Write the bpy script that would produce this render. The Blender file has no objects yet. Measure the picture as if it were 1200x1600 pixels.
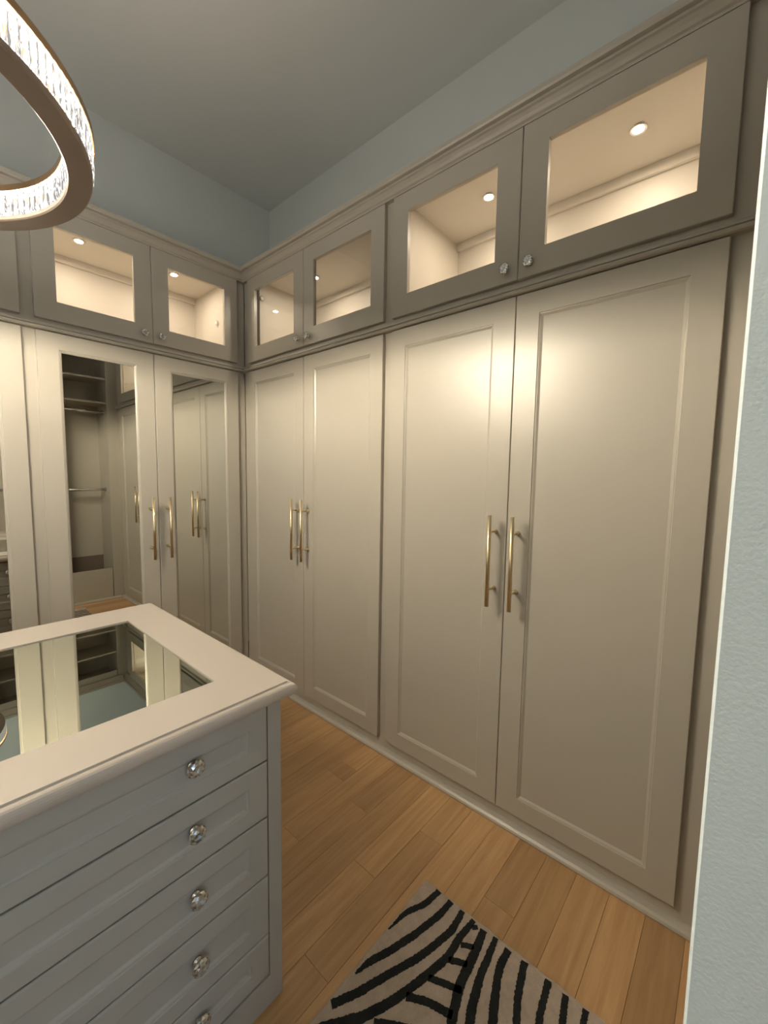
import bpy, bmesh, math, random
from mathutils import Vector, Matrix
random.seed(7)
C = bpy.context.scene.collection
PI = math.pi

# ------------------------------------------------------------------ camera, world, light, exposure
cam_d = bpy.data.cameras.new('camera'); cam = bpy.data.objects.new('camera', cam_d); C.objects.link(cam)
cam.location = (-1.5431, -2.6388, 1.4488)
cam.rotation_euler = (1.482427, -0.0157206, -0.8519772)
cam_d.sensor_fit = 'HORIZONTAL'; cam_d.sensor_width = 36.0; cam_d.lens = 644.763 / 1200 * 36.0
cam_d.clip_start = 0.01; cam_d.clip_end = 60
bpy.context.scene.camera = cam
sc = bpy.context.scene
sc.view_settings.view_transform = 'Standard'; sc.view_settings.look = 'None'
sc.view_settings.gamma = 1.0; sc.view_settings.use_curve_mapping = False
sc.view_settings.exposure = 0.12
sc.cycles.max_bounces = 12; sc.cycles.diffuse_bounces = 5; sc.cycles.glossy_bounces = 6
sc.cycles.transmission_bounces = 8; sc.cycles.transparent_max_bounces = 24
sc.cycles.caustics_reflective = False; sc.cycles.caustics_refractive = False
sc.cycles.sample_clamp_indirect = 30.0
sc.cycles.use_denoising = True
w = bpy.data.worlds.new('world'); sc.world = w; w.use_nodes = True
w.node_tree.nodes['Background'].inputs[0].default_value = (0.62, 0.78, 1.0, 1)
w.node_tree.nodes['Background'].inputs[1].default_value = 3.0
DAYLIGHT = 540.0       # sky light through the bedroom window
RING = 4700.0           # LED strip in the chandelier
PUCK = 850.0           # cabinet puck lights
ld = bpy.data.lights.new('window_daylight', 'AREA'); ld.shape = 'RECTANGLE'; ld.size = 2.3; ld.size_y = 1.7
ld.color = (0.70, 0.85, 1.0); ld.energy = DAYLIGHT
lo = bpy.data.objects.new('window_daylight', ld); C.objects.link(lo)
lo.location = (-2.6, -6.75, 1.6); lo.rotation_euler = (PI/2, 0, 0)   # outside the window, shining into the room (+Y)
lo.rotation_euler = (-PI/2, 0, 0)
lo.rotation_euler = (PI/2, 0, PI)

# ------------------------------------------------------------------ materials
def mat(name):
    m = bpy.data.materials.new(name); m.use_nodes = True
    return m, m.node_tree.nodes, m.node_tree.links, m.node_tree.nodes['Principled BSDF']
def simple(name, col, rough=0.5, metal=0.0, bump=0.0, bscale=200, coat=0.0, var=0.0, spec=0.5):
    m, n, l, b = mat(name)
    b.inputs['Base Color'].default_value = (*col, 1); b.inputs['Roughness'].default_value = rough
    b.inputs['Metallic'].default_value = metal; b.inputs['Coat Weight'].default_value = coat
    b.inputs['Specular IOR Level'].default_value = spec
    tc = n.new('ShaderNodeTexCoord')
    if bump:
        t = n.new('ShaderNodeTexNoise'); t.inputs['Scale'].default_value = bscale; t.inputs['Detail'].default_value = 4
        l.new(tc.outputs['Object'], t.inputs['Vector'])
        bp = n.new('ShaderNodeBump'); bp.inputs['Strength'].default_value = bump; bp.inputs['Distance'].default_value = 0.001
        l.new(t.outputs['Fac'], bp.inputs['Height']); l.new(bp.outputs['Normal'], b.inputs['Normal'])
    if var:
        t = n.new('ShaderNodeTexNoise'); t.inputs['Scale'].default_value = 3; t.inputs['Detail'].default_value = 3
        l.new(tc.outputs['Object'], t.inputs['Vector'])
        mr = n.new('ShaderNodeMapRange'); mr.inputs['To Min'].default_value = rough-var; mr.inputs['To Max'].default_value = rough+var
        l.new(t.outputs['Fac'], mr.inputs['Value']); l.new(mr.outputs['Result'], b.inputs['Roughness'])
    return m
PAINT = simple('cabinet_paint', (0.43, 0.395, 0.34), 0.33, var=0.05)
ISLE = simple('island_paint', (0.48, 0.475, 0.455), 0.42, var=0.04)
TOP = simple('island_top_paint', (0.585, 0.52, 0.465), 0.36)
WALL = simple('wall_paint', (0.62, 0.648, 0.640), 0.8, bump=0.25, bscale=260)
CEIL = simple('ceiling_paint', (0.66, 0.67, 0.66), 0.9, bump=0.15, bscale=200)
JAMB = simple('doorway_paint', (0.68, 0.77, 0.82), 0.75, bump=0.35, bscale=320)
INNER = simple('cabinet_interior', (0.60, 0.55, 0.485), 0.55)
BRASS = simple('brushed_brass', (0.76, 0.63, 0.41), 0.30, 1.0, bump=0.05, bscale=400)
CHROME = simple('chrome', (0.75, 0.74, 0.72), 0.12, 1.0)
TAUPE = simple('taupe_metal', (0.30, 0.235, 0.20), 0.42, 0.35)
GOLD = simple('gold_trim', (0.78, 0.50, 0.28), 0.25, 1.0)
DARK = simple('dark_gap', (0.03, 0.027, 0.022), 0.8)
NICHE = simple('niche_shade', (0.16, 0.125, 0.10), 0.8)  # shade of the low niche, painted as a dull brown
MIRROR = simple('mirror_silver', (0.80, 0.81, 0.77), 0.0, 1.0)
TMIRROR = simple('green_mirror', (0.76, 0.785, 0.70), 0.0, 1.0)
def emis(name, col, s):
    m, n, l, b = mat(name)
    b.inputs['Base Color'].default_value = (0.8, 0.8, 0.8, 1)
    b.inputs['Emission Color'].default_value = (*col, 1); b.inputs['Emission Strength'].default_value = s
    return m
LED = emis('led_strip', (1.0, 0.885, 0.67), RING)
UPFILL = emis('uplight_fill', (1.0, 0.93, 0.84), RING*0.0165)  # added upward glow that brightens the ceiling, not a known lamp
PUCKL = emis('puck_lens', (1.0, 0.84, 0.66), PUCK)
def thin_glass():
    m = bpy.data.materials.new('pane_glass'); m.use_nodes = True; n = m.node_tree.nodes; l = m.node_tree.links; n.clear()
    o = n.new('ShaderNodeOutputMaterial'); mx = n.new('ShaderNodeMixShader'); t = n.new('ShaderNodeBsdfTransparent')
    g = n.new('ShaderNodeBsdfGlossy'); g.inputs['Roughness'].default_value = 0.0
    lw = n.new('ShaderNodeLayerWeight'); lw.inputs['Blend'].default_value = 0.5
    pw_ = n.new('ShaderNodeMath'); pw_.operation = 'POWER'; pw_.inputs[1].default_value = 4.5; l.new(lw.outputs['Facing'], pw_.inputs[0])
    f = n.new('ShaderNodeMath'); f.operation = 'MULTIPLY_ADD'; f.inputs[1].default_value = 0.9; f.inputs[2].default_value = 0.035; l.new(pw_.outputs[0], f.inputs[0])
    t.inputs[0].default_value = (0.97, 0.98, 0.965, 1)
    l.new(f.outputs[0], mx.inputs[0]); l.new(t.outputs[0], mx.inputs[1]); l.new(g.outputs[0], mx.inputs[2]); l.new(mx.outputs[0], o.inputs[0])
    return m
GLASS = thin_glass()
def streak_crystal():
    # clear faceted crystal rods; streaks of light painted in as uneven glow
    m = bpy.data.materials.new('crystal_painted_glow'); m.use_nodes = True; n = m.node_tree.nodes; l = m.node_tree.links; n.clear()
    o = n.new('ShaderNodeOutputMaterial'); t = n.new('ShaderNodeBsdfTransparent'); t.inputs[0].default_value = (0.82, 0.82, 0.84, 1)
    g = n.new('ShaderNodeBsdfGlossy'); g.inputs['Roughness'].default_value = 0.08
    lw = n.new('ShaderNodeLayerWeight'); lw.inputs['Blend'].default_value = 0.5
    pw_ = n.new('ShaderNodeMath'); pw_.operation = 'POWER'; pw_.inputs[1].default_value = 3.0; l.new(lw.outputs['Facing'], pw_.inputs[0])
    f = n.new('ShaderNodeMath'); f.operation = 'MULTIPLY_ADD'; f.inputs[1].default_value = 0.7; f.inputs[2].default_value = 0.10; l.new(pw_.outputs[0], f.inputs[0])
    mx = n.new('ShaderNodeMixShader'); l.new(f.outputs[0], mx.inputs[0]); l.new(t.outputs[0], mx.inputs[1]); l.new(g.outputs[0], mx.inputs[2])
    tc = n.new('ShaderNodeTexCoord'); mp = n.new('ShaderNodeMapping'); mp.inputs['Scale'].default_value = (260, 260, 38)
    oi = n.new('ShaderNodeObjectInfo'); ad = n.new('ShaderNodeVectorMath'); ad.operation = 'ADD'
    sc_ = n.new('ShaderNodeMath'); sc_.operation = 'MULTIPLY'; sc_.inputs[1].default_value = 40
    l.new(oi.outputs['Random'], sc_.inputs[0]); cb = n.new('ShaderNodeCombineXYZ'); l.new(sc_.outputs[0], cb.inputs[2]); l.new(sc_.outputs[0], cb.inputs[0])
    l.new(tc.outputs['Object'], mp.inputs['Vector']); l.new(mp.outputs[0], ad.inputs[0]); l.new(cb.outputs[0], ad.inputs[1])
    ns = n.new('ShaderNodeTexNoise'); ns.inputs['Scale'].default_value = 1.0; ns.inputs['Detail'].default_value = 2; ns.inputs['Distortion'].default_value = 1.2
    l.new(ad.outputs[0], ns.inputs['Vector'])
    mr = n.new('ShaderNodeMapRange'); mr.inputs['From Min'].default_value = 0.47; mr.inputs['From Max'].default_value = 0.60
    mr.inputs['To Min'].default_value = 0.03; mr.inputs['To Max'].default_value = 1.8
    l.new(ns.outputs['Fac'], mr.inputs['Value'])
    e = n.new('ShaderNodeEmission'); e.inputs[0].default_value = (1.0, 0.93, 0.86, 1); l.new(mr.outputs[0], e.inputs[1])
    a = n.new('ShaderNodeAddShader'); l.new(mx.outputs[0], a.inputs[0]); l.new(e.outputs[0], a.inputs[1]); l.new(a.outputs[0], o.inputs[0])
    return m
CRYST = streak_crystal()
def facet_mix(name, tcol, rough, gfac, gcol):
    m = bpy.data.materials.new(name); m.use_nodes = True; n = m.node_tree.nodes; l = m.node_tree.links; n.clear()
    o = n.new('ShaderNodeOutputMaterial'); mx = n.new('ShaderNodeMixShader'); t = n.new('ShaderNodeBsdfTransparent'); t.inputs[0].default_value = (*tcol, 1)
    g = n.new('ShaderNodeBsdfGlossy'); g.inputs['Roughness'].default_value = rough; g.inputs[0].default_value = (*gcol, 1); mx.inputs[0].default_value = gfac
    l.new(t.outputs[0], mx.inputs[1]); l.new(g.outputs[0], mx.inputs[2]); l.new(mx.outputs[0], o.inputs[0])
    return m
def knob_glass(): return facet_mix('cut_crystal', (0.90, 0.92, 0.93), 0.02, 0.42, (1, 1, 1))
KGLASS = knob_glass()
def wood(name, fixed=None):
    m, n, l, b = mat(name)
    tc = n.new('ShaderNodeTexCoord'); oi = n.new('ShaderNodeObjectInfo')
    mp = n.new('ShaderNodeMapping'); mp.inputs['Scale'].default_value = (1.6, 26, 26)
    mu = n.new('ShaderNodeMath'); mu.operation = 'MULTIPLY'; mu.inputs[1].default_value = 37
    l.new(oi.outputs['Random'], mu.inputs[0]); cb = n.new('ShaderNodeCombineXYZ'); l.new(mu.outputs[0], cb.inputs[0]); l.new(mu.outputs[0], cb.inputs[1])
    l.new(tc.outputs['Object'], mp.inputs['Vector']); ad = n.new('ShaderNodeVectorMath'); l.new(mp.outputs[0], ad.inputs[0]); l.new(cb.outputs[0], ad.inputs[1])
    ns = n.new('ShaderNodeTexNoise'); ns.inputs['Scale'].default_value = 1.6; ns.inputs['Detail'].default_value = 6; ns.inputs['Roughness'].default_value = 0.65; ns.inputs['Distortion'].default_value = 0.6
    l.new(ad.outputs[0], ns.inputs['Vector'])
    r1 = n.new('ShaderNodeValToRGB'); r1.color_ramp.elements[0].position = 0.3; r1.color_ramp.elements[1].position = 0.72
    r1.color_ramp.elements[0].color = (0.41, 0.235, 0.105, 1); r1.color_ramp.elements[1].color = (0.56, 0.35, 0.175, 1)
    l.new(ns.outputs['Fac'], r1.inputs[0])
    r2 = n.new('ShaderNodeMapRange'); r2.inputs['To Min'].default_value = 0.86; r2.inputs['To Max'].default_value = 1.22
    l.new(oi.outputs['Random'], r2.inputs['Value'])
    mm = n.new('ShaderNodeVectorMath'); mm.operation = 'SCALE'; l.new(r1.outputs[0], mm.inputs[0]); l.new(r2.outputs[0], mm.inputs['Scale'])
    l.new(mm.outputs[0], b.inputs['Base Color']); b.inputs['Roughness'].default_value = 0.42
    bp = n.new('ShaderNodeBump'); bp.inputs['Strength'].default_value = 0.12; bp.inputs['Distance'].default_value = 0.001
    l.new(ns.outputs['Fac'], bp.inputs['Height']); l.new(bp.outputs[0], b.inputs['Normal'])
    return m
WOOD = wood('oak_plank')
def pile(name, c1, c2):
    m, n, l, b = mat(name)
    tc = n.new('ShaderNodeTexCoord'); t = n.new('ShaderNodeTexNoise'); t.inputs['Scale'].default_value = 30; t.inputs['Detail'].default_value = 6; t.inputs['Roughness'].default_value = 0.75
    l.new(tc.outputs['Object'], t.inputs['Vector'])
    r = n.new('ShaderNodeValToRGB'); r.color_ramp.elements[0].position = 0.3; r.color_ramp.elements[1].position = 0.7
    r.color_ramp.elements[0].color = (*c1, 1); r.color_ramp.elements[1].color = (*c2, 1); l.new(t.outputs['Fac'], r.inputs[0]); l.new(r.outputs[0], b.inputs['Base Color'])
    b.inputs['Roughness'].default_value = 0.95; b.inputs['Sheen Weight'].default_value = 0.15; b.inputs['Specular IOR Level'].default_value = 0.1
    t2 = n.new('ShaderNodeTexNoise'); t2.inputs['Scale'].default_value = 420; t2.inputs['Detail'].default_value = 2; l.new(tc.outputs['Object'], t2.inputs['Vector'])
    bp = n.new('ShaderNodeBump'); bp.inputs['Strength'].default_value = 0.8; bp.inputs['Distance'].default_value = 0.002
    l.new(t2.outputs['Fac'], bp.inputs['Height']); l.new(bp.outputs[0], b.inputs['Normal'])
    return m
RUGL = pile('beige_pile', (0.42, 0.345, 0.285), (0.58, 0.485, 0.405))
RUGD = pile('charcoal_pile', (0.010, 0.013, 0.014), (0.028, 0.030, 0.029))

# ------------------------------------------------------------------ helpers
def obj(name, bm, m, parent=None, smooth=False, loc=None, rotz=0.0):
    me = bpy.data.meshes.new(name); bmesh.ops.recalc_face_normals(bm, faces=bm.faces); bm.to_mesh(me); bm.free()
    for mm in (m if isinstance(m, (list, tuple)) else [m]): me.materials.append(mm)
    if smooth:
        for p in me.polygons: p.use_smooth = True
    o = bpy.data.objects.new(name, me); C.objects.link(o)
    if parent: o.parent = parent
    if loc is not None: o.location = loc
    if rotz: o.rotation_euler = (0, 0, rotz)
    return o
def inst(name, me, parent, loc, rot=(0, 0, 0)):
    o = bpy.data.objects.new(name, me); C.objects.link(o); o.parent = parent; o.location = loc; o.rotation_euler = rot
    return o
def box(bm, x0, x1, y0, y1, z0, z1, bev=0.0):
    v = [bm.verts.new(p) for p in ((x0,y0,z0),(x1,y0,z0),(x1,y1,z0),(x0,y1,z0),(x0,y0,z1),(x1,y0,z1),(x1,y1,z1),(x0,y1,z1))]
    fs = [bm.faces.new([v[i] for i in f]) for f in ((0,3,2,1),(4,5,6,7),(0,1,5,4),(1,2,6,5),(2,3,7,6),(3,0,4,7))]
    if bev:
        bmesh.ops.bevel(bm, geom=list({e for f in fs for e in f.edges}), offset=bev, segments=1, affect='EDGES')
def NB(): return bmesh.new()
def boxes(lst, bev=0.0):
    bm = NB()
    for b in lst: box(bm, *b, bev=bev)
    return bm
def rings(bm, rs, cap_first=False, cap_last=False):
    """rs: lists of equally many points; lofts them"""
    vs = [[bm.verts.new(p) for p in r] for r in rs]; n = len(rs[0]); out = []
    for a, b in zip(vs, vs[1:]):
        for i in range(n): out.append(bm.faces.new((a[i], a[(i+1) % n], b[(i+1) % n], b[i])))
    if cap_first: bm.faces.new(vs[0][::-1])
    if cap_last: bm.faces.new(vs[-1])
    return vs
def rect(x0, x1, z0, z1, y): return [(x0,y,z0),(x1,y,z0),(x1,y,z1),(x0,y,z1)]
def insrect(W, z0, z1, ins, y):
    l, r, b, t = ins if isinstance(ins, tuple) else (ins,)*4
    return rect(l, W-r, z0+b, z1-t, y)
def cyl(bm, p0, p1, r0, r1=None, n=16, caps=True):
    r1 = r0 if r1 is None else r1
    p0 = Vector(p0); p1 = Vector(p1); d = (p1-p0).normalized(); a = d.orthogonal().normalized(); b = d.cross(a)
    rs = []
    for p, r in ((p0, r0), (p1, r1)):
        rs.append([tuple(p + a*math.cos(2*PI*i/n)*r + b*math.sin(2*PI*i/n)*r) for i in range(n)])
    rings(bm, rs, caps, caps)
def lathe(bm, prof, n, axis='y', z=0.0, phase=0.0, cap_first=True, cap_last=True):
    rs = []
    for r, h in prof:
        rs.append([((r*math.cos(2*PI*i/n+phase), h, r*math.sin(2*PI*i/n+phase)) if axis == 'y' else (r*math.cos(2*PI*i/n+phase), r*math.sin(2*PI*i/n+phase), h)) for i in range(n)])
    rings(bm, rs, cap_first, cap_last)
def thing(name, label, cat, loc=(0,0,0), rotz=0.0, group=None):
    o = bpy.data.objects.new(name, None); C.objects.link(o); o.empty_display_size = 0.1
    o.location = loc; o.rotation_euler = (0, 0, rotz); o['label'] = label; o['category'] = cat
    if group: o['group'] = group
    return o
def struct(name, bm, m, **k):
    o = obj(name, bm, m, **k); o['kind'] = 'structure'; return o
def extrude_profile(bm, prof, path_fn, ts, caps=True):
    rs = [[path_fn(t, o, z) for o, z in prof] for t in ts]
    rings(bm, rs, caps, caps)

# ------------------------------------------------------------------ room shell
H = 3.645; WX = 0.57; WY = 0.54; LX = -3.34; FY = -2.632; BY = -3.09
D0, D1, DH = -1.2, -2.12, 2.44         # doorway
floor_bm = boxes([(LX, WX, BY, WY, -0.06, -0.012)])
floor = struct('floor', floor_bm, DARK)
struct('ceiling', boxes([(LX-0.1, WX+0.1, BY, WY+0.1, H, H+0.1)]), CEIL)
struct('wall_right', boxes([(WX, WX+0.1, BY, WY+0.1, -0.06, H)]), WALL)
struct('wall_back', boxes([(LX-0.1, WX, WY, WY+0.1, -0.06, H)]), WALL)
struct('wall_left', boxes([(LX-0.1, LX, BY, WY, -0.06, H)]), WALL)
bm = NB()
box(bm, LX, D1, BY, FY, -0.012, H, bev=0.0)
box(bm, D1, D0, BY, FY, DH, H)
box(bm, D0, -1.135, BY, FY, -0.012, H, bev=0.0018)
box(bm, -1.135, WX, BY, FY, 2.80, H)
box(bm, -1.135, WX, BY-0.02, BY, -0.012, 2.80)
struct('wall_front', bm, JAMB)
struct('baseboard_left', boxes([(LX, LX+0.014, FY, 0.0, 0.0, 0.12)], bev=0.003), PAINT)

# planks
row0 = -1.948; pw = 0.108
k0 = math.floor((BY - row0)/pw); k1 = math.ceil((0.03 - row0)/pw)
fixed = {5: [-0.61], 1: [-0.838, -0.248], 2: [-0.52], 6: [-0.18, -0.27], 0: [-1.05], -1: [-0.62], 4: [-0.33], 3: [-0.9]}
pcache = {}
for k in range(k0, k1):
    y0 = row0 + k*pw; y1 = y0 + pw
    y0 = max(y0, BY); y1 = min(y1, 0.03)
    if y1 - y0 < 0.01: continue
    x = LX; joints = [LX]
    j = -2.0 if k in fixed else 0.02
    x = LX + random.uniform(0.3, 1.0)
    while x < (min(fixed[k]) - 0.35 if k in fixed else -0.3):
        joints.append(x); x += random.uniform(0.55, 1.25)
    if k in fixed: joints += sorted(fixed[k])
    joints.append(0.03)
    for a, b in zip(joints, joints[1:]):
        key = (round(b-a, 3), round(y1-y0, 3))
        if key not in pcache:
            bm = NB(); L_ = (b-a)/2 - 0.0002; w_ = (y1-y0)/2 - 0.00025
            rs = [[(-L_, -w_, -0.012), (L_, -w_, -0.012), (L_, w_, -0.012), (-L_, w_, -0.012)],
                  [(-L_, -w_, -0.001), (L_, -w_, -0.001), (L_, w_, -0.001), (-L_, w_, -0.001)],
                  [(-L_+0.0007, -w_+0.0007, 0), (L_-0.0007, -w_+0.0007, 0), (L_-0.0007, w_-0.0007, 0), (-L_+0.0007, w_-0.0007, 0)]]
            rings(bm, rs, True, True); bmesh.ops.recalc_face_normals(bm, faces=bm.faces)
            me = bpy.data.meshes.new('plank'); bm.to_mesh(me); bm.free(); me.materials.append(WOOD); pcache[key] = me
        inst('plank', pcache[key], floor, ((a+b)/2, (y0+y1)/2, random.uniform(-0.0003, 0.0)))

# adjoining bedroom, behind the camera
struct('floor_bedroom', boxes([(-5.2, 1.2, -6.6, BY, -0.06, 0.0)]), WOOD)
struct('ceiling_bedroom', boxes([(-5.2, 1.2, -6.6, BY, 3.0, 3.1)]), CEIL)
struct('wall_bedroom_left', boxes([(-5.3, -5.2, -6.7, BY, -0.06, 3.1)]), WALL)
struct('wall_bedroom_right', boxes([(1.2, 1.3, -6.7, BY, -0.06, 3.1)]), WALL)
struct('wall_bedroom_near', boxes([(-5.3, LX-0.1, BY, BY+0.1, -0.06, 3.1), (WX+0.1, 1.3, BY, BY+0.1, -0.06, 3.1)]), WALL)
struct('wall_bedroom_far', boxes([(-5.2, -3.8, -6.7, -6.6, -0.06, 3.1), (-1.4, 1.2, -6.7, -6.6, -0.06, 3.1), (-3.8, -1.4, -6.7, -6.6, -0.06, 0.75), (-3.8, -1.4, -6.7, -6.6, 2.5, 3.1)]), WALL)
wf = struct('window_1', boxes([(-3.8, -1.4, -6.66, -6.62, 0.75, 0.81), (-3.8, -1.4, -6.66, -6.62, 2.44, 2.5), (-3.8, -3.74, -6.66, -6.62, 0.81, 2.44), (-1.46, -1.4, -6.66, -6.62, 0.81, 2.44), (-2.63, -2.57, -6.66, -6.62, 0.81, 2.44)]), JAMB)
obj('window_pane', boxes([(-3.74, -2.63, -6.645, -6.64, 0.81, 2.44)]), GLASS, wf)
obj('window_pane', boxes([(-2.57, -1.46, -6.645, -6.64, 0.81, 2.44)]), GLASS, wf)

# ------------------------------------------------------------------ shared hardware meshes (front is local -y)
def mesh_of(bm, m, smooth=False):
    me = bpy.data.meshes.new('part'); bmesh.ops.recalc_face_normals(bm, faces=bm.faces); bm.to_mesh(me); bm.free(); me.materials.append(m)
    if smooth:
        for p in me.polygons: p.use_smooth = len(p.vertices) == 4
    return me
bm = NB()
cyl(bm, (0, -0.056, -0.183), (0, -0.056, 0.183), 0.0078, n=20)
for s in (-1, 1):
    z = s*0.116
    cyl(bm, (0, 0.0, z), (0, -0.010, z), 0.0095, 0.0085, n=16)
    cyl(bm, (0, -0.010, z), (0, -0.018, z), 0.0085, 0.0048, n=16)
    cyl(bm, (0, -0.018, z), (0, -0.052, z), 0.0048, n=12)
HANDLE = mesh_of(bm, BRASS, True); HANDLE.name = 'bar_handle'
bm = NB(); lathe(bm, [(0.011, 0.0), (0.010, -0.004), (0.006, -0.006), (0.006, -0.012), (0.010, -0.014)], 20); KBASE = mesh_of(bm, CHROME, True); KBASE.name = 'knob_base'
bm = NB()
n = 12; prof = [(0.009, -0.012, 0), (0.0175, -0.0165, 0.5), (0.0205, -0.021, 0), (0.0175, -0.0255, 0.5), (0.0115, -0.0285, 0)]
vs = [[bm.verts.new((r*math.cos(2*PI*(i+ph)/n), h, r*math.sin(2*PI*(i+ph)/n))) for i in range(n)] for r, h, ph in prof]
for q in range(len(prof)-1):
    a, b = vs[q], vs[q+1]; sh = prof[q][2] < prof[q+1][2]
    for i in range(n):
        j = (i+1) % n
        if sh: bm.faces.new((a[i], a[j], b[i])); bm.faces.new((b[i], a[j], b[j]))
        else: bm.faces.new((a[i], a[j], b[j])); bm.faces.new((a[i], b[j], b[i]))
bm.faces.new(vs[0][::-1]); bm.faces.new(vs[-1])
KNOB = mesh_of(bm, KGLASS); KNOB.name = 'crystal_knob'
KNOB.materials.append(facet_mix('crystal_painted_dark', (0.42, 0.43, 0.44), 0.05, 0.22, (0.9, 0.9, 0.9))); KNOB.materials.append(facet_mix('crystal_painted_glint', (0.8, 0.8, 0.8), 0.12, 0.85, (1, 1, 1)))
for i, p in enumerate(KNOB.polygons): p.material_index = (0, 1, 2, 0, 2, 1, 0)[i % 7]  # dark and bright facets paint in the sparkle of refraction
def knob(parent, loc, lab='faceted clear crystal knob'):
    k = inst('knob', KNOB, parent, loc); k['label'] = lab
    b = inst('knob_base', KBASE, parent, loc)
    return k
T = 0.02  # door thickness
def panel_door(parent, x0, x1, z0, z1, st, name='door', mirror=False, m=None, rec=0.009):
    """framed door; front plane local y=0, back y=T; st = (left, right, bottom, top) frame widths"""
    W = x1-x0; bm = NB(); l, r, b, t = st; m = m or PAINT
    R = [insrect(W, 0, z1-z0, 0, T), insrect(W, 0, z1-z0, 0, 0.002), insrect(W, 0, z1-z0, 0.002, 0)]
    R += [insrect(W, 0, z1-z0, (l, r, b, t), 0)]
    for d, y in ((0.0015, 0.003), (0.005, 0.0035), (0.011, 0.0075), (0.013, rec)):
        R.append(insrect(W, 0, z1-z0, (l+d, r+d, b+d, t+d), y))
    rings(bm, R, True, True)
    d_ = obj(name, bm, m, parent, loc=(x0, 0, z0))
    if mirror:
        bm = NB(); box(bm, l+0.013, W-r-0.013, rec-0.002, rec-0.0002, b+0.013, z1-z0-t-0.013)
        mo = obj('mirror', bm, MIRROR, d_); mo['label'] = 'tall mirror set in the door frame'
    return d_
def glass_door(parent, x0, x1, z0, z1, st, name='upper_door', m=None):
    W = x1-x0; Hh = z1-z0; bm = NB(); l, r, b, t = st; m = m or PAINT
    R = [insrect(W, 0, Hh, (l, r, b, t), T), insrect(W, 0, Hh, 0, T), insrect(W, 0, Hh, 0, 0.002), insrect(W, 0, Hh, 0.002, 0),
         insrect(W, 0, Hh, (l, r, b, t), 0), insrect(W, 0, Hh, (l, r, b, t), T)]
    rings(bm, R)
    bmesh.ops.remove_doubles(bm, verts=bm.verts, dist=1e-5)
    d_ = obj(name, bm, m, parent, loc=(x0, 0, z0))
    bm = NB(); box(bm, l-0.004+0.004, W-r, 0.011, 0.0135, b, Hh-t)
    p = obj('glass_pane', bm, GLASS, d_); p['label'] = 'clear glass pane'
    return d_
ZB, ZT, UB, UT = 0.074, 2.13, 2.189, 2.725
DEP = 0.50
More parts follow.
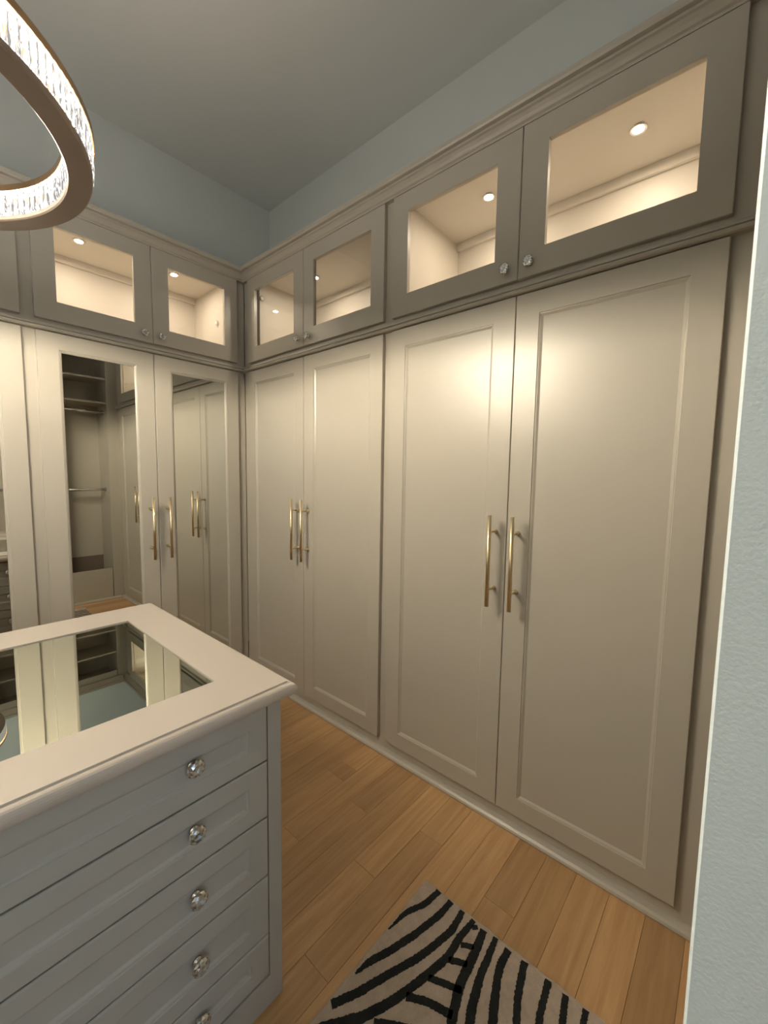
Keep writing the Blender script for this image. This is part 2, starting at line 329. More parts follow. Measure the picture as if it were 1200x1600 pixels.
def cabinet(label, loc, rotz, f0, d0, gap, d1, f1, i0, i1, mirror=False, group=None, pucks=(), stL=None, side_puck=None, upst=None):
    """local x runs along the front. f0..f1 face frame, d0..gap..d1 the two doors, i0..i1 inner side faces of the upper box."""
    t = thing('wardrobe_cabinet', label, 'cabinet', loc, rotz, group)
    fr = [(f0, d0+0.012, T, T+0.02, 0, UT+0.07), (d1-0.012, f1, T, T+0.02, 0, UT+0.07),
          (d0+0.012, d1-0.012, T, T+0.02, 0, ZB+0.012), (d0+0.012, d1-0.012, T, T+0.02, ZT-0.012, UB+0.012), (d0+0.012, d1-0.012, T, T+0.02, UT-0.012, UT+0.07)]
    obj('face_frame', boxes(fr), PAINT, t)
    y0 = T+0.02
    obj('body', boxes([(f0+0.002, i0-0.018, y0, DEP+0.01, 0.0, UT+0.06) if i0-0.018 > f0+0.01 else (f0+0.002, f0+0.01, y0, DEP+0.01, 0.0, UT+0.06),
                       (i1+0.018, f1-0.002, y0, DEP+0.01, 0.0, UT+0.06) if i1+0.018 < f1-0.01 else (f1-0.01, f1-0.002, y0, DEP+0.01, 0.0, UT+0.06),
                       (f0+0.002, f1-0.002, DEP+0.01, DEP+0.018, 0.0, UT+0.06), (f0+0.012, f1-0.012, y0, DEP+0.01, UT+0.03, UT+0.06),
                       (f0+0.012, f1-0.012, y0, DEP+0.01, 0.02, 0.06)]), PAINT, t)
    lin = [(i0-0.016, i0, y0, DEP, UB, 2.712), (i1, i1+0.016, y0, DEP, UB, 2.712), (i0-0.016, i1+0.016, DEP-0.008, DEP, UB, 2.712),
           (i0-0.016, i1+0.016, y0, DEP, 2.705, 2.72), (i0-0.016, i1+0.016, y0, DEP, ZT+0.02, UB+0.012)]
    lo_ = obj('interior', boxes(lin), INNER, t); lo_['label'] = 'lit beige inside of the glass cupboard'
    obj('cleat', boxes([(i0, i1, DEP-0.026, DEP-0.008, 2.665, 2.705)], bev=0.002), INNER, t)
    stL = stL or (0.092, 0.092, 0.078, 0.084)
    us = upst or (0.092, 0.092, 0.093, 0.084)
    us2 = (us[1], us[0], us[2], us[3]); st2 = (stL[1], stL[0], stL[2], stL[3])
    for a, b, s_, u_, hx, kx in ((d0, gap-0.0015, stL, us, gap-0.047-d0, gap-0.046-d0), (gap+0.0015, d1, st2, us2, 0.0455, 0.0445)):
        dd = panel_door(t, a, b, ZB, ZT, s_, mirror=mirror)
        h = inst('handle', HANDLE, dd, (hx, 0, 1.1165-ZB)); h['label'] = 'long brushed brass bar handle'
        ud = glass_door(t, a, b, UB, UT, u_)
        knob(ud, (kx, 0, 2.236-UB))
    for px, py in pucks:
        p = obj('puck_light', boxes([]), CHROME, t) if False else None
        bm = NB(); lathe(bm, [(0.018, 0.0), (0.019, -0.005), (0.027, -0.006), (0.029, 0.0)], 24, axis='z', cap_first=False, cap_last=False)
        rim = obj('puck_light', bm, CHROME, t, loc=(px, py, 2.705)); rim['label'] = 'small round ceiling light inside the cupboard'
        bm = NB(); lathe(bm, [(0.018, -0.004), (0.008, -0.0052)], 24, axis='z'); obj('lens', bm, PUCKL, rim)
    if side_puck:
        sx, sy, sz, sgn = side_puck
        bm = NB(); lathe(bm, [(0.016, -0.004), (0.016, 0.010), (0.012, 0.012)], 20, axis='z')
        rim = obj('wall_cap', bm, CHROME, t, loc=(sx, sy, sz)); rim.rotation_euler = (0, sgn*PI/2, 0); rim['label'] = 'small round chrome cap on the side of the cupboard'
        bm = NB(); lathe(bm, [(0.012, 0.0122), (0.004, 0.013)], 20, axis='z'); obj('cover', bm, CEIL, rim)
    return t
# right run: origin at door plane X=0, local x = -Y
RR = -PI/2
cabinet('two-door panelled wardrobe on the right run, next to the inner corner, glass cupboards above', (0, 0, 0), RR,
        -0.018, 0.052, 0.651, 1.268, 1.295, 0.140, 1.235, group=None, pucks=[(0.475, 0.232)],
        stL=(0.082, 0.090, 0.078, 0.080), side_puck=(0.141, 0.052, 2.60, 1), upst=(0.086, 0.090, 0.093, 0.084))
cabinet('wide two-door panelled wardrobe on the right run nearest the doorway, glass cupboards above', (0, 0, 0), RR,
        1.295, 1.322, 1.939, 2.56, 2.6895, 1.37, 2.52, pucks=[(1.68, 0.238), (2.26, 0.248)], stL=(0.084, 0.088, 0.078, 0.080), upst=(0.087, 0.095, 0.093, 0.084))
# left run: origin at door plane Y=0, local x = X + offset
cabinet('two-door mirrored wardrobe on the far run beside the inner corner, glass cupboards above', (-1.132, 0, 0), 0,
        0.0, 0.026, 0.558, 1.089, 1.149, 0.045, 1.030, mirror=True, pucks=[(0.268, 0.205), (0.766, 0.196)],
        stL=(0.086, 0.090, 0.08, 0.079), side_puck=(1.029, 0.154, 2.467, -1), upst=(0.090, 0.090, 0.093, 0.084))
cabinet('mirrored wardrobe on the far run, cut by the left edge, below the chandelier', (-2.248, 0, 0), 0,
        0.0, 0.026, 0.558, 1.089, 1.116, 0.045, 1.070, mirror=True, pucks=[(0.27, 0.205), (0.80, 0.205)], stL=(0.086, 0.090, 0.08, 0.079), upst=(0.09, 0.09, 0.093, 0.084))
cabinet('two-door mirrored wardrobe at the far left end of the run, touching the left wall', (-3.339, 0, 0), 0,
        0.0, 0.026, 0.547, 1.064, 1.091, 0.045, 1.046, mirror=True, pucks=[(0.27, 0.205), (0.80, 0.205)], stL=(0.086, 0.090, 0.08, 0.079), upst=(0.09, 0.09, 0.093, 0.084))

# trims: crown, middle bead, base shoe (extruded around the inner corner)
def run_path(o, z, k, plane=T):
    """points along the cabinets: near right end, corner, far left end, at offset o in front of the face frame"""
    q = plane - o
    return [(q, -2.69 , z), (q, q, z), (LX, q, z)][k]
def trim(name, prof, m=PAINT, smooth=False):
    bm = NB(); rings(bm, [[run_path(o, z, k) for o, z in prof] for k in range(3)], True, True)
    return struct(name, bm, m, smooth=False)
crown_prof = [(0.0, 2.7255), (0.021, 2.7255), (0.022, 2.733), (0.028, 2.738), (0.034, 2.747), (0.042, 2.757), (0.048, 2.761), (0.048, 2.766), (0.044, 2.768), (0.045, 2.772),
              (0.058, 2.775), (0.062, 2.781), (0.062, 2.797), (0.0, 2.797)]
trim('trim_1', crown_prof)
mid_prof = [(0.0, 2.134), (0.020, 2.135), (0.027, 2.138), (0.030, 2.144), (0.027, 2.150), (0.017, 2.151), (0.017, 2.154), (0.023, 2.156), (0.022, 2.162), (0.018, 2.168), (0.010, 2.171), (0.010, 2.178), (0.0, 2.180)]
trim('trim_2', mid_prof)
shoe_prof = [(0.0, 0.0005), (0.030, 0.0005), (0.032, 0.006), (0.029, 0.014), (0.021, 0.021), (0.010, 0.025), (0.0, 0.026)]
trim('trim_3', shoe_prof)
# cabinet-top boards closing the crown
struct('trim_4', boxes([(T, WX, -2.69, T, 2.797, 2.800), (LX, WX, T, WY, 2.797, 2.800)]), PAINT)

# ------------------------------------------------------------------ open shelving and drawer tower beside the doorway (seen in the mirrors)
SY = -2.69; SB = -3.06
t = thing('open_shelving', 'open hanging bay with two shelves and two rods, seen reflected in the mirrored door', 'shelving', (-0.33, SY, 0))
t_off = Vector((-0.33, SY, 0))
def sb(lst, bev=0.0): return boxes([(a-t_off.x, b-t_off.x, c-t_off.y, d-t_off.y, e, f) for a, b, c, d, e, f in lst], bev)
obj('body', sb([(-0.56, -0.542, SB, SY-0.02, 0, 2.78), (-0.08, -0.06, SB, SY-0.02, 0, 2.78), (-0.54, -0.08, SB, SB+0.01, 0.46, 2.78), (-0.54, -0.08, SB, SY, 2.76, 2.78)]), PAINT, t)
obj('face_frame', sb([(-0.083, 0.0195, SY-0.02, SY, 0, 2.78), (-0.5605, -0.53, SY-0.02, SY, 0, 2.78), (-0.53, -0.09, SY-0.02, SY, 2.66, 2.78)]), PAINT, t)
obj('base_panel', sb([(-0.53, -0.09, SY-0.02, SY, 0.0, 0.355)], 0.002), PAINT, t)
obj('back_panel', sb([(-0.54, -0.08, SB, SB+0.008, 0.0, 0.46)]), NICHE, t)  # flat panel, its dark colour stands in for the niche's shade
for z in (2.46, 2.20):
    s = obj('shelf', sb([(-0.54, -0.08, SB+0.01, SY-0.025, z-0.018, z)], 0.001), PAINT, t)
for z, y in ((2.10, SY-0.13), (1.24, SY-0.15)):
    bm = NB(); x0, x1 = -0.54-t_off.x, -0.08-t_off.x; yy = y-t_off.y
    cyl(bm, (x0, yy, z), (x1, yy, z), 0.015, n=14)
    for xx, s in ((x0, 1), (x1, -1)): cyl(bm, (xx, yy, z), (xx+s*0.008, yy, z), 0.022, n=16)
    obj('hanging_rod', bm, CHROME, t, smooth=True)
t = thing('drawer_tower', 'drawer unit with counter and hanging rod beside the doorway, mostly hidden, glimpsed in a mirror', 'drawers', (-0.85, SY, 0))
t_off = Vector((-0.85, SY, 0))
obj('body', sb([(-1.13, -1.11, SB, SY-0.01, 0, 2.78), (-1.11, -0.562, SB, SB+0.01, 0, 2.78), (-1.11, -0.562, SB+0.01, SY, 2.76, 2.78), (-1.11, -0.59, SB+0.01, SY-0.03, 0.02, 0.06), (-0.60, -0.562, SB+0.01, SY-0.01, 0, 0.785)]), PAINT, t)
obj('face_frame', sb([(-1.134, -1.095, SY-0.02, SY, 0, 2.78), (-0.60, -0.562, SY-0.02, SY, 0, 2.78), (-1.095, -0.60, SY-0.02, SY, 2.66, 2.78), (-1.095, -0.60, SY-0.02, SY, 0, 0.08)]), PAINT, t)
obj('counter', sb([(-1.10, -0.60, SB+0.012, SY+0.012, 0.785, 0.82)], 0.006), TOP, t)
for z in (2.46, 2.20): obj('shelf', sb([(-1.11, -0.562, SB+0.01, SY-0.025, z-0.018, z)], 0.001), PAINT, t)
bm = NB(); cyl(bm, (-1.11-t_off.x, -0.15, 1.245), (-0.562-t_off.x, -0.15, 1.245), 0.012, n=14); obj('hanging_rod', bm, CHROME, t, smooth=True)
for z0, z1 in ((0.085, 0.31), (0.315, 0.545), (0.55, 0.78)):
    # drawer fronts face +Y here
    bm = NB(); W = 0.49; Hh = z1-z0
    R = [insrect(W, 0, Hh, 0, 0.018), insrect(W, 0, Hh, 0.001, 0), insrect(W, 0, Hh, 0.045, 0), insrect(W, 0, Hh, 0.055, 0.006)]
    rings(bm, R, True, True)
    dr = obj('drawer', bm, PAINT, t, loc=(W/2, 0.0, z0), rotz=PI)
    knob(dr, (W/2-0.12, 0, Hh/2)); knob(dr, (W/2+0.12, 0, Hh/2))
bm = NB(); rings(bm, [[(x, SY-0.0-(-o) if False else SY+o, z) for o, z in crown_prof] for x in (-1.134, -0.042)], True, True); struct('trim_5', bm, PAINT)
bm = NB(); rings(bm, [[(x, SY+o-0.008, z) for o, z in shoe_prof] for x in (-1.134, -0.012)], True, True); struct('trim_6', bm, PAINT)

# ------------------------------------------------------------------ island
IX0, IX1, IY0, IY1 = -2.411, -0.925, -1.772, -0.823      # flat of the top
BX0, BX1, BY0, BY1 = -2.401, -0.935, -1.757, -0.845
isl = thing('dresser_island', 'pale painted island dresser with crystal-knobbed drawers and a mirror-topped counter', 'dresser', ((BX0+BX1)/2, (BY0+BY1)/2, 0))
ox, oy = isl.location.x, isl.location.y
DXR, DXL = -0.975, BX0 + (BX1+0.975)
zs = [0.092, 0.216, 0.387, 0.553, 0.709, 0.863]
fy = BY0
obj('body', boxes([(BX0-ox+0.002, BX1-ox-0.002, fy+0.022-oy, BY1-0.022-oy, 0.0, 0.868),
                   (BX0-ox, DXL-0.001-ox, BY1-0.022-oy, BY1-oy, 0, 0.868), (DXR+0.001-ox, BX1-ox, BY1-0.022-oy, BY1-oy, 0, 0.868), (DXL-0.001-ox, DXR+0.001-ox, BY1-0.022-oy, BY1-oy, 0, 0.088),
                   (BX0-ox, DXL-0.001-ox, fy-oy, fy+0.022-oy, 0, 0.868), (DXR+0.001-ox, BX1-ox, fy-oy, fy+0.022-oy, 0, 0.868), (DXL-0.001-ox, DXR+0.001-ox, fy-oy, fy+0.022-oy, 0, 0.088)]), ISLE, isl)
for i, (z0, z1) in enumerate(zip(zs, zs[1:])):
    W = DXR-DXL-0.001; Hh = z1-z0-0.0045; bm = NB()
    R = [insrect(W, 0, Hh, 0, 0.020), insrect(W, 0, Hh, 0, 0.0035), insrect(W, 0, Hh, 0.0025, 0.0005), insrect(W, 0, Hh, 0.004, 0)]
    a, b = 0.053, 0.044
    for d, y in ((0.0, 0.0), (0.0015, 0.002), (0.006, 0.003), (0.010, 0.0065), (0.0115, 0.0075)):
        R.append(insrect(W, 0, Hh, (a+d, a+d, b+d, b+d), y))
    rings(bm, R, True, True)
    dr = obj('drawer', bm, ISLE, isl, loc=(DXL-ox, fy-0.001-oy, z0+0.002))
    back = inst('drawer', dr.data, isl, (DXR-ox, BY1+0.001-oy, z0+0.002), (0, 0, PI))
    for kx in (-1.165, 2*ox+1.165):
        for d_ in (dr, back): knob(d_, (kx-DXL, 0.0075, Hh/2+ (0.010 if i < 4 else 0.012)))
def orect(x0, x1, y0, y1, o, z): return [(x0-o-ox, y0-o-oy, z), (x1+o-ox, y0-o-oy, z), (x1+o-ox, y1+o-oy, z), (x0-o-ox, y1+o-oy, z)]
MX0, MX1, MY0, MY1 = -2.283, -1.053, -1.636, -0.988
bm = NB()
R = [orect(MX0, MX1, MY0, MY1, 0, 0.868), orect(MX0, MX1, MY0, MY1, 0, 0.9095), orect(MX0, MX1, MY0, MY1, 0.0008, 0.910)]
P = [(0, 0.910), (0.0003, 0.9062), (0.003, 0.9058)]
for k in range(0, 11):
    a_ = math.radians(80 - k*16); P.append((0.005 + 0.015*math.cos(a_)*1.0, 0.8885 + 0.0175*math.sin(a_)))
P += [(0.004, 0.8705), (-0.012, 0.8700)]
for o_, z_ in P: R.append(orect(IX0, IX1, IY0, IY1, o_, z_))
rings(bm, R + [R[0]])
bmesh.ops.remove_doubles(bm, verts=bm.verts, dist=1e-5)
ct = obj('counter', bm, TOP, isl); ct['label'] = 'pale painted counter with rounded edge framing a mirror'
mi = obj('mirror_inset', boxes([(MX0-ox, MX1-ox, MY0-oy, MY1-oy, 0.901, 0.9062)]), TMIRROR, isl); mi['label'] = 'green-tinted mirror set flush in the counter'

# ------------------------------------------------------------------ rug
RX0, RX1, RY0, RY1, RZ = -1.47, -0.407, -2.535, -1.874, 0.010
rug = thing('zebra_rug', 'small beige rug with black zebra stripes on the oak floor', 'rug', ((RX0+RX1)/2, (RY0+RY1)/2, 0.0))
bm = NB(); rx, ry = rug.location.x, rug.location.y
nx, ny = 60, 40
R = []
def rr(o, z):
    pts = []
    def wob(t): return 0.0015*math.sin(t*61)+0.001*math.sin(t*137)
    for i in range(24): u = i/24; pts.append((RX0-o+(RX1-RX0+2*o)*u, RY0-o+wob(u), z))
    for i in range(16): u = i/16; pts.append((RX1+o+wob(u+3), RY0-o+(RY1-RY0+2*o)*u, z))
    for i in range(24): u = i/24; pts.append((RX1+o-(RX1-RX0+2*o)*u, RY1+o+wob(u+5), z))
    for i in range(16): u = i/16; pts.append((RX0-o+wob(u+7), RY1+o-(RY1-RY0+2*o)*u, z))
    return [(a-rx, b-ry, c) for a, b, c in pts]
rings(bm, [rr(0, 0.0005), rr(0, RZ-0.003), rr(-0.004, RZ)], True, True)
obj('pile_base', bm, RUGL, rug)
# stripe centre lines traced on the ground plane, in metres from the far right corner (u to the left, v to the camera side)
CAMP = Vector(cam.location); 
M = cam.rotation_euler.to_matrix()
STR = [[[-0.412,-1.935,0.02],[-0.483,-1.923,0.02],[-0.545,-1.892,0.018],[-0.623,-1.883,0.004]],[[-0.415,-1.985,0.02],[-0.485,-1.978,0.022],[-0.582,-1.953,0.022],[-0.674,-1.921,0.022],[-0.721,-1.899,0.022],[-0.776,-1.887,0.006]],[[-0.416,-2.03,0.018],[-0.487,-2.035,0.022],[-0.57,-2.015,0.022],[-0.636,-1.994,0.022],[-0.717,-1.958,0.022],[-0.795,-1.927,0.022],[-0.869,-1.888,0.022]],[[-0.417,-2.072,0.016],[-0.493,-2.063,0.022],[-0.558,-2.065,0.022],[-0.64,-2.044,0.024],[-0.703,-2.025,0.022],[-0.767,-2.001,0.024],[-0.836,-1.967,0.026],[-0.891,-1.924,0.022],[-0.924,-1.901,0.022],[-0.958,-1.881,0.022],[-0.994,-1.862,0.022],[-1.03,-1.846,0.022],[-1.068,-1.833,0.022],[-1.107,-1.822,0.022],[-1.146,-1.815,0.022],[-1.186,-1.81,0.022],[-1.226,-1.808,0.022],[-1.266,-1.809,0.022],[-1.305,-1.813,0.022],[-1.345,-1.821,0.022],[-1.383,-1.831,0.022],[-1.421,-1.843,0.022],[-1.458,-1.859,0.022]],[[-0.422,-2.11,0.022],[-0.474,-2.117,0.024],[-0.534,-2.123,0.026],[-0.592,-2.126,0.026],[-0.643,-2.14,0.026],[-0.685,-2.154,0.024],[-0.723,-2.166,0.024],[-0.762,-2.177,0.024],[-0.8,-2.188,0.024],[-0.839,-2.197,0.024],[-0.878,-2.207,0.024],[-0.917,-2.216,0.024],[-0.956,-2.224,0.024],[-0.995,-2.233,0.024],[-1.034,-2.24,0.024],[-1.074,-2.248,0.024],[-1.113,-2.255,0.024],[-1.152,-2.262,0.024],[-1.192,-2.269,0.024],[-1.231,-2.276,0.024],[-1.271,-2.282,0.024],[-1.31,-2.288,0.024],[-1.35,-2.294,0.024],[-1.389,-2.3,0.024],[-1.429,-2.306,0.024]],[[-0.44,-2.078,0.014],[-0.427,-2.092,0.014]],[[-0.506,-2.076,0.016],[-0.485,-2.11,0.016]],[[-0.565,-2.07,0.018],[-0.539,-2.118,0.018]],[[-0.642,-2.051,0.018],[-0.622,-2.097,0.018],[-0.604,-2.138,0.018]],[[-0.719,-2.029,0.02],[-0.689,-2.08,0.02],[-0.668,-2.147,0.02]],[[-0.817,-1.998,0.012],[-0.788,-2.038,0.012],[-0.766,-2.071,0.012],[-0.745,-2.105,0.012],[-0.725,-2.14,0.012],[-0.706,-2.175,0.012],[-0.688,-2.211,0.012],[-0.672,-2.248,0.012],[-0.656,-2.284,0.012],[-0.641,-2.321,0.012],[-0.627,-2.359,0.012],[-0.614,-2.397,0.012],[-0.601,-2.435,0.012],[-0.589,-2.473,0.012],[-0.578,-2.511,0.012]],[[-0.416,-2.149,0.016],[-0.478,-2.155,0.02],[-0.536,-2.16,0.022],[-0.585,-2.17,0.024],[-0.63,-2.18,0.026],[-0.653,-2.191,0.024],[-0.69,-2.207,0.024],[-0.727,-2.222,0.024],[-0.764,-2.236,0.024],[-0.802,-2.249,0.024],[-0.84,-2.261,0.024],[-0.879,-2.272,0.024],[-0.917,-2.283,0.024],[-0.956,-2.293,0.024],[-0.995,-2.303,0.024],[-1.034,-2.312,0.024],[-1.073,-2.321,0.024],[-1.112,-2.329,0.024],[-1.151,-2.337,0.024],[-1.19,-2.345,0.024],[-1.229,-2.352,0.024],[-1.269,-2.359,0.024],[-1.308,-2.366,0.024],[-1.348,-2.373,0.024],[-1.387,-2.379,0.024],[-1.427,-2.385,0.024]],[[-0.421,-2.193,0.02],[-0.473,-2.191,0.022],[-0.523,-2.203,0.022],[-0.578,-2.222,0.024],[-0.613,-2.235,0.024],[-0.651,-2.248,0.024],[-0.689,-2.26,0.024],[-0.727,-2.272,0.024],[-0.766,-2.282,0.024],[-0.804,-2.293,0.024],[-0.843,-2.302,0.024],[-0.882,-2.311,0.024],[-0.921,-2.32,0.024],[-0.96,-2.329,0.024],[-1.0,-2.337,0.024],[-1.039,-2.344,0.024],[-1.078,-2.352,0.024],[-1.117,-2.359,0.024],[-1.157,-2.366,0.024],[-1.196,-2.372,0.024],[-1.236,-2.379,0.024],[-1.275,-2.385,0.024],[-1.315,-2.391,0.024],[-1.354,-2.397,0.024],[-1.394,-2.403,0.024],[-1.433,-2.409,0.024]],[[-0.418,-2.242,0.02],[-0.471,-2.252,0.02],[-0.518,-2.263,0.02],[-0.57,-2.283,0.02],[-0.608,-2.296,0.02],[-0.646,-2.309,0.02],[-0.684,-2.321,0.02],[-0.722,-2.332,0.02],[-0.761,-2.342,0.02],[-0.8,-2.352,0.02],[-0.839,-2.361,0.02],[-0.878,-2.37,0.02],[-0.917,-2.379,0.02],[-0.956,-2.387,0.02],[-0.995,-2.395,0.02],[-1.034,-2.402,0.02],[-1.074,-2.41,0.02],[-1.113,-2.417,0.02],[-1.153,-2.423,0.02],[-1.192,-2.43,0.02],[-1.231,-2.436,0.02],[-1.271,-2.443,0.02],[-1.31,-2.449,0.02],[-1.35,-2.455,0.02],[-1.39,-2.46,0.02],[-1.429,-2.466,0.02]],[[-0.417,-2.312,0.018],[-0.462,-2.317,0.018],[-0.517,-2.323,0.018],[-0.531,-2.327,0.018],[-0.57,-2.337,0.018],[-0.608,-2.347,0.018],[-0.647,-2.356,0.018],[-0.686,-2.365,0.018],[-0.725,-2.374,0.018],[-0.765,-2.382,0.018],[-0.804,-2.39,0.018],[-0.843,-2.397,0.018],[-0.882,-2.404,0.018],[-0.922,-2.411,0.018],[-0.961,-2.418,0.018],[-1.001,-2.425,0.018],[-1.04,-2.431,0.018],[-1.08,-2.437,0.018],[-1.119,-2.443,0.018],[-1.159,-2.449,0.018],[-1.198,-2.455,0.018],[-1.238,-2.461,0.018],[-1.278,-2.466,0.018],[-1.317,-2.472,0.018],[-1.357,-2.477,0.018],[-1.396,-2.483,0.018],[-1.436,-2.488,0.018]],[[-0.419,-2.36,0.017],[-0.49,-2.373,0.017],[-0.529,-2.38,0.017],[-0.569,-2.387,0.017],[-0.608,-2.393,0.017],[-0.648,-2.4,0.017],[-0.687,-2.406,0.017],[-0.727,-2.412,0.017],[-0.766,-2.418,0.017],[-0.806,-2.424,0.017],[-0.846,-2.429,0.017],[-0.885,-2.435,0.017],[-0.925,-2.441,0.017],[-0.964,-2.446,0.017],[-1.004,-2.452,0.017],[-1.044,-2.457,0.017],[-1.083,-2.462,0.017],[-1.123,-2.467,0.017],[-1.163,-2.473,0.017],[-1.202,-2.478,0.017],[-1.242,-2.483,0.017],[-1.282,-2.488,0.017],[-1.321,-2.493,0.017],[-1.361,-2.498,0.017],[-1.401,-2.503,0.017],[-1.44,-2.508,0.017]],[[-0.416,-2.412,0.015],[-0.452,-2.415,0.015],[-0.492,-2.418,0.015],[-0.532,-2.422,0.015],[-0.572,-2.426,0.015],[-0.611,-2.43,0.015],[-0.651,-2.434,0.015],[-0.691,-2.438,0.015],[-0.731,-2.442,0.015],[-0.771,-2.446,0.015],[-0.81,-2.45,0.015],[-0.85,-2.454,0.015],[-0.89,-2.459,0.015],[-0.93,-2.463,0.015],[-0.969,-2.467,0.015],[-1.009,-2.472,0.015],[-1.049,-2.476,0.015],[-1.089,-2.481,0.015],[-1.128,-2.486,0.015],[-1.168,-2.49,0.015],[-1.208,-2.495,0.015],[-1.248,-2.499,0.015],[-1.287,-2.504,0.015],[-1.327,-2.509,0.015],[-1.367,-2.513,0.015],[-1.406,-2.518,0.015],[-1.446,-2.523,0.015]],[[-0.95,-2.29,0.012],[-1.05,-2.27,0.022],[-1.2,-2.25,0.022],[-1.45,-2.22,0.02]],[[-0.95,-2.36,0.012],[-1.05,-2.33,0.022],[-1.2,-2.32,0.022],[-1.45,-2.29,0.02]],[[-0.95,-2.43,0.012],[-1.05,-2.39,0.022],[-1.2,-2.39,0.022],[-1.45,-2.3600000000000003,0.02]],[[-0.95,-2.5,0.012],[-1.05,-2.45,0.022],[-1.2,-2.46,0.022],[-1.45,-2.43,0.02]]]
def lerp(a, b, t): return a + (b-a)*t
for pts in STR:
    # resample
    dense = []
    for (x0, y0, w0), (x1, y1, w1) in zip(pts, pts[1:]):
        n = max(2, int(math.hypot(x1-x0, y1-y0)/0.004))
        for i in range(n): dense.append((lerp(x0, x1, i/n), lerp(y0, y1, i/n), lerp(w0, w1, i/n)))
    dense.append(pts[-1])
    for _ in range(12):
        dense = [dense[0]] + [((a[0]+2*b[0]+c[0])/4, (a[1]+2*b[1]+c[1])/4, (a[2]+2*b[2]+c[2])/4) for a, b, c in zip(dense, dense[1:], dense[2:])] + [dense[-1]]
    bm = NB(); prev = None
    for i, (x, y, w_) in enumerate(dense):
        a = dense[max(0, i-1)]; b = dense[min(len(dense)-1, i+1)]
        d = Vector((b[0]-a[0], b[1]-a[1])).normalized(); nrm = Vector((-d.y, d.x))
        hw = [w_/2 + random.uniform(-0.0014, 0.0014) for _ in range(2)]
        ps = []
        for s, h in ((1, hw[0]), (-1, hw[1])):
            px = min(max(x+nrm.x*s*h, RX0+0.005), RX1-0.005); py = min(max(y+nrm.y*s*h, RY0+0.005), RY1-0.005); ps.append((px-rx, py-ry))
        cur = [bm.verts.new((ps[0][0], ps[0][1], RZ-0.0005)), bm.verts.new((ps[0][0], ps[0][1], RZ+0.0012)), bm.verts.new((ps[1][0], ps[1][1], RZ+0.0012)), bm.verts.new((ps[1][0], ps[1][1], RZ-0.0005))]
        if prev:
            for q in range(3): bm.faces.new((prev[q], prev[q+1], cur[q+1], cur[q]))
        prev = cur
    obj('stripe', bm, RUGD, rug)

# ------------------------------------------------------------------ chandelier
CX, CY, CZ, RO, RI = -1.668, -1.262, 2.150, 0.476, 0.424
ch = thing('ring_chandelier', 'glowing crystal ring chandelier with dull bronze underside, hanging over the island', 'chandelier', (CX, CY, CZ))
def ringmesh(prof, n=128):
    bm = NB(); vs = [[bm.verts.new((r*math.cos(2*PI*i/n), r*math.sin(2*PI*i/n), z)) for r, z in prof] for i in range(n)]
    for i in range(n):
        a = vs[i]; b = vs[(i+1) % n]
        for j in range(len(prof)): k = (j+1) % len(prof); bm.faces.new((a[j], b[j], b[k], a[k]))
    return bm
lower = obj('lower_band', ringmesh([(RI, 0.003), (RI+0.003, 0), (RO-0.003, 0), (RO, 0.003), (RO, 0.012), (RO-0.004, 0.014), (RI+0.004, 0.014), (RI, 0.012)]), TAUPE, ch, smooth=False)
for p in lower.data.polygons: p.use_smooth = False
CH = 0.082
obj('top_band', ringmesh([(RI-0.0045, CH), (RO+0.0045, CH), (RO+0.0045, CH-0.007), (RO+0.006, CH-0.007), (RO+0.006, CH+0.0085), (RO+0.003, CH+0.0085), (RO+0.003, CH+0.004), (RI-0.003, CH+0.004), (RI-0.003, CH+0.0085), (RI-0.006, CH+0.0085), (RI-0.006, CH-0.007), (RI-0.0045, CH-0.007)]), GOLD, ch)  # downward skirt and raised lips are added to cut off the light
obj('light_strip', ringmesh([(RO-0.0225, CH-0.0045), (RO-0.0205, CH-0.0008), (RO-0.0225, CH-0.0008)]), LED, ch)
obj('light_strip', ringmesh([(RI+0.0225, CH-0.0045), (RI+0.0205, CH-0.0008), (RI+0.0225, CH-0.0008)]), LED, ch)
obj('added_fill_strip', ringmesh([(RI+0.017, CH+0.0045), (RO-0.017, CH+0.0045), (RO-0.017, CH+0.006), (RI+0.017, CH+0.006)]), UPFILL, ch)  # added glowing ring, fill for the ceiling
bm = NB()
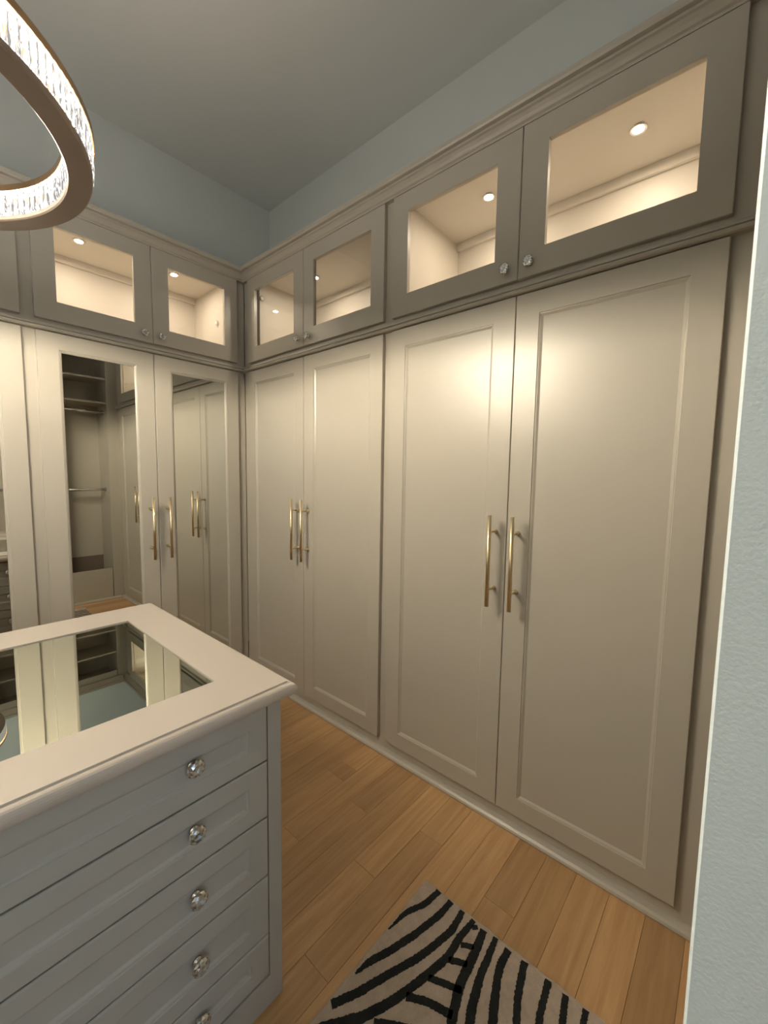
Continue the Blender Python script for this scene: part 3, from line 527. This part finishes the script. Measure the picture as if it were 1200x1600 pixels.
pr = [(-0.009, -0.004), (-0.004, 0.004), (0, 0.0065), (0.004, 0.004), (0.009, -0.004), (0, -0.007)]
zz = [0.014, 0.020, CH-0.012, CH-0.006]
R = [[(y*s, x*s, z) for x, y in pr] for z, s in zip(zz, (0.75, 1, 1, 0.75))]
rings(bm, R, True, True)
CR = mesh_of(bm, CRYST); CR.name = 'crystal'
SHF, _n, _l, _b = mat('crystal_painted_shade'); _b.inputs['Base Color'].default_value = (0.001, 0.001, 0.001, 1); _b.inputs['Roughness'].default_value = 0.6; _b.inputs['Specular IOR Level'].default_value = 0.0
_b.inputs['Emission Color'].default_value = (1, 0.95, 0.9, 1); _b.inputs['Emission Strength'].default_value = 0.42  # dim gaps between streaks painted as black base with flat grey glow
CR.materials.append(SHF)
for _m in (CRYST, SHF): _m.cycles.emission_sampling = 'NONE'   # the faint glow painted into the rods need not be sampled as a lamp
LED.cycles.emission_sampling = 'FRONT'; UPFILL.cycles.emission_sampling = 'FRONT'
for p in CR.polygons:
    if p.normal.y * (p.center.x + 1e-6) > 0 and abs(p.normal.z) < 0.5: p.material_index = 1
CR2 = CR.copy(); CR2.name = 'inner_crystal'
for p in CR2.polygons:
    if p.material_index == 1: p.material_index = 0
    elif p.normal.y * (p.center.x + 1e-6) < 0 and abs(p.normal.z) < 0.5: p.material_index = 1
for r_, n_ in ((RO-0.003, 150), (RI+0.003, 134)):
    for i in range(n_):
        a = 2*PI*i/n_
        inst('crystal', CR if r_ > 0.45 else CR2, ch, (r_*math.cos(a), r_*math.sin(a), 0), (0, 0, a + (PI if r_ < 0.45 else 0)))
for deg in (80, 100, 260, 280):
    a = math.radians(deg); r_ = (RO+RI)/2
    bm = NB(); cyl(bm, (r_*math.cos(a), r_*math.sin(a), CH+0.008), (0.05*math.cos(a), 0.05*math.sin(a), H-CZ-0.03), 0.0012, n=6); obj('cable', bm, CHROME, ch)
bm = NB(); lathe(bm, [(0.075, H-CZ-0.03), (0.08, H-CZ-0.025), (0.08, H-CZ-0.001)], 32, axis='z'); obj('canopy', bm, TAUPE, ch)
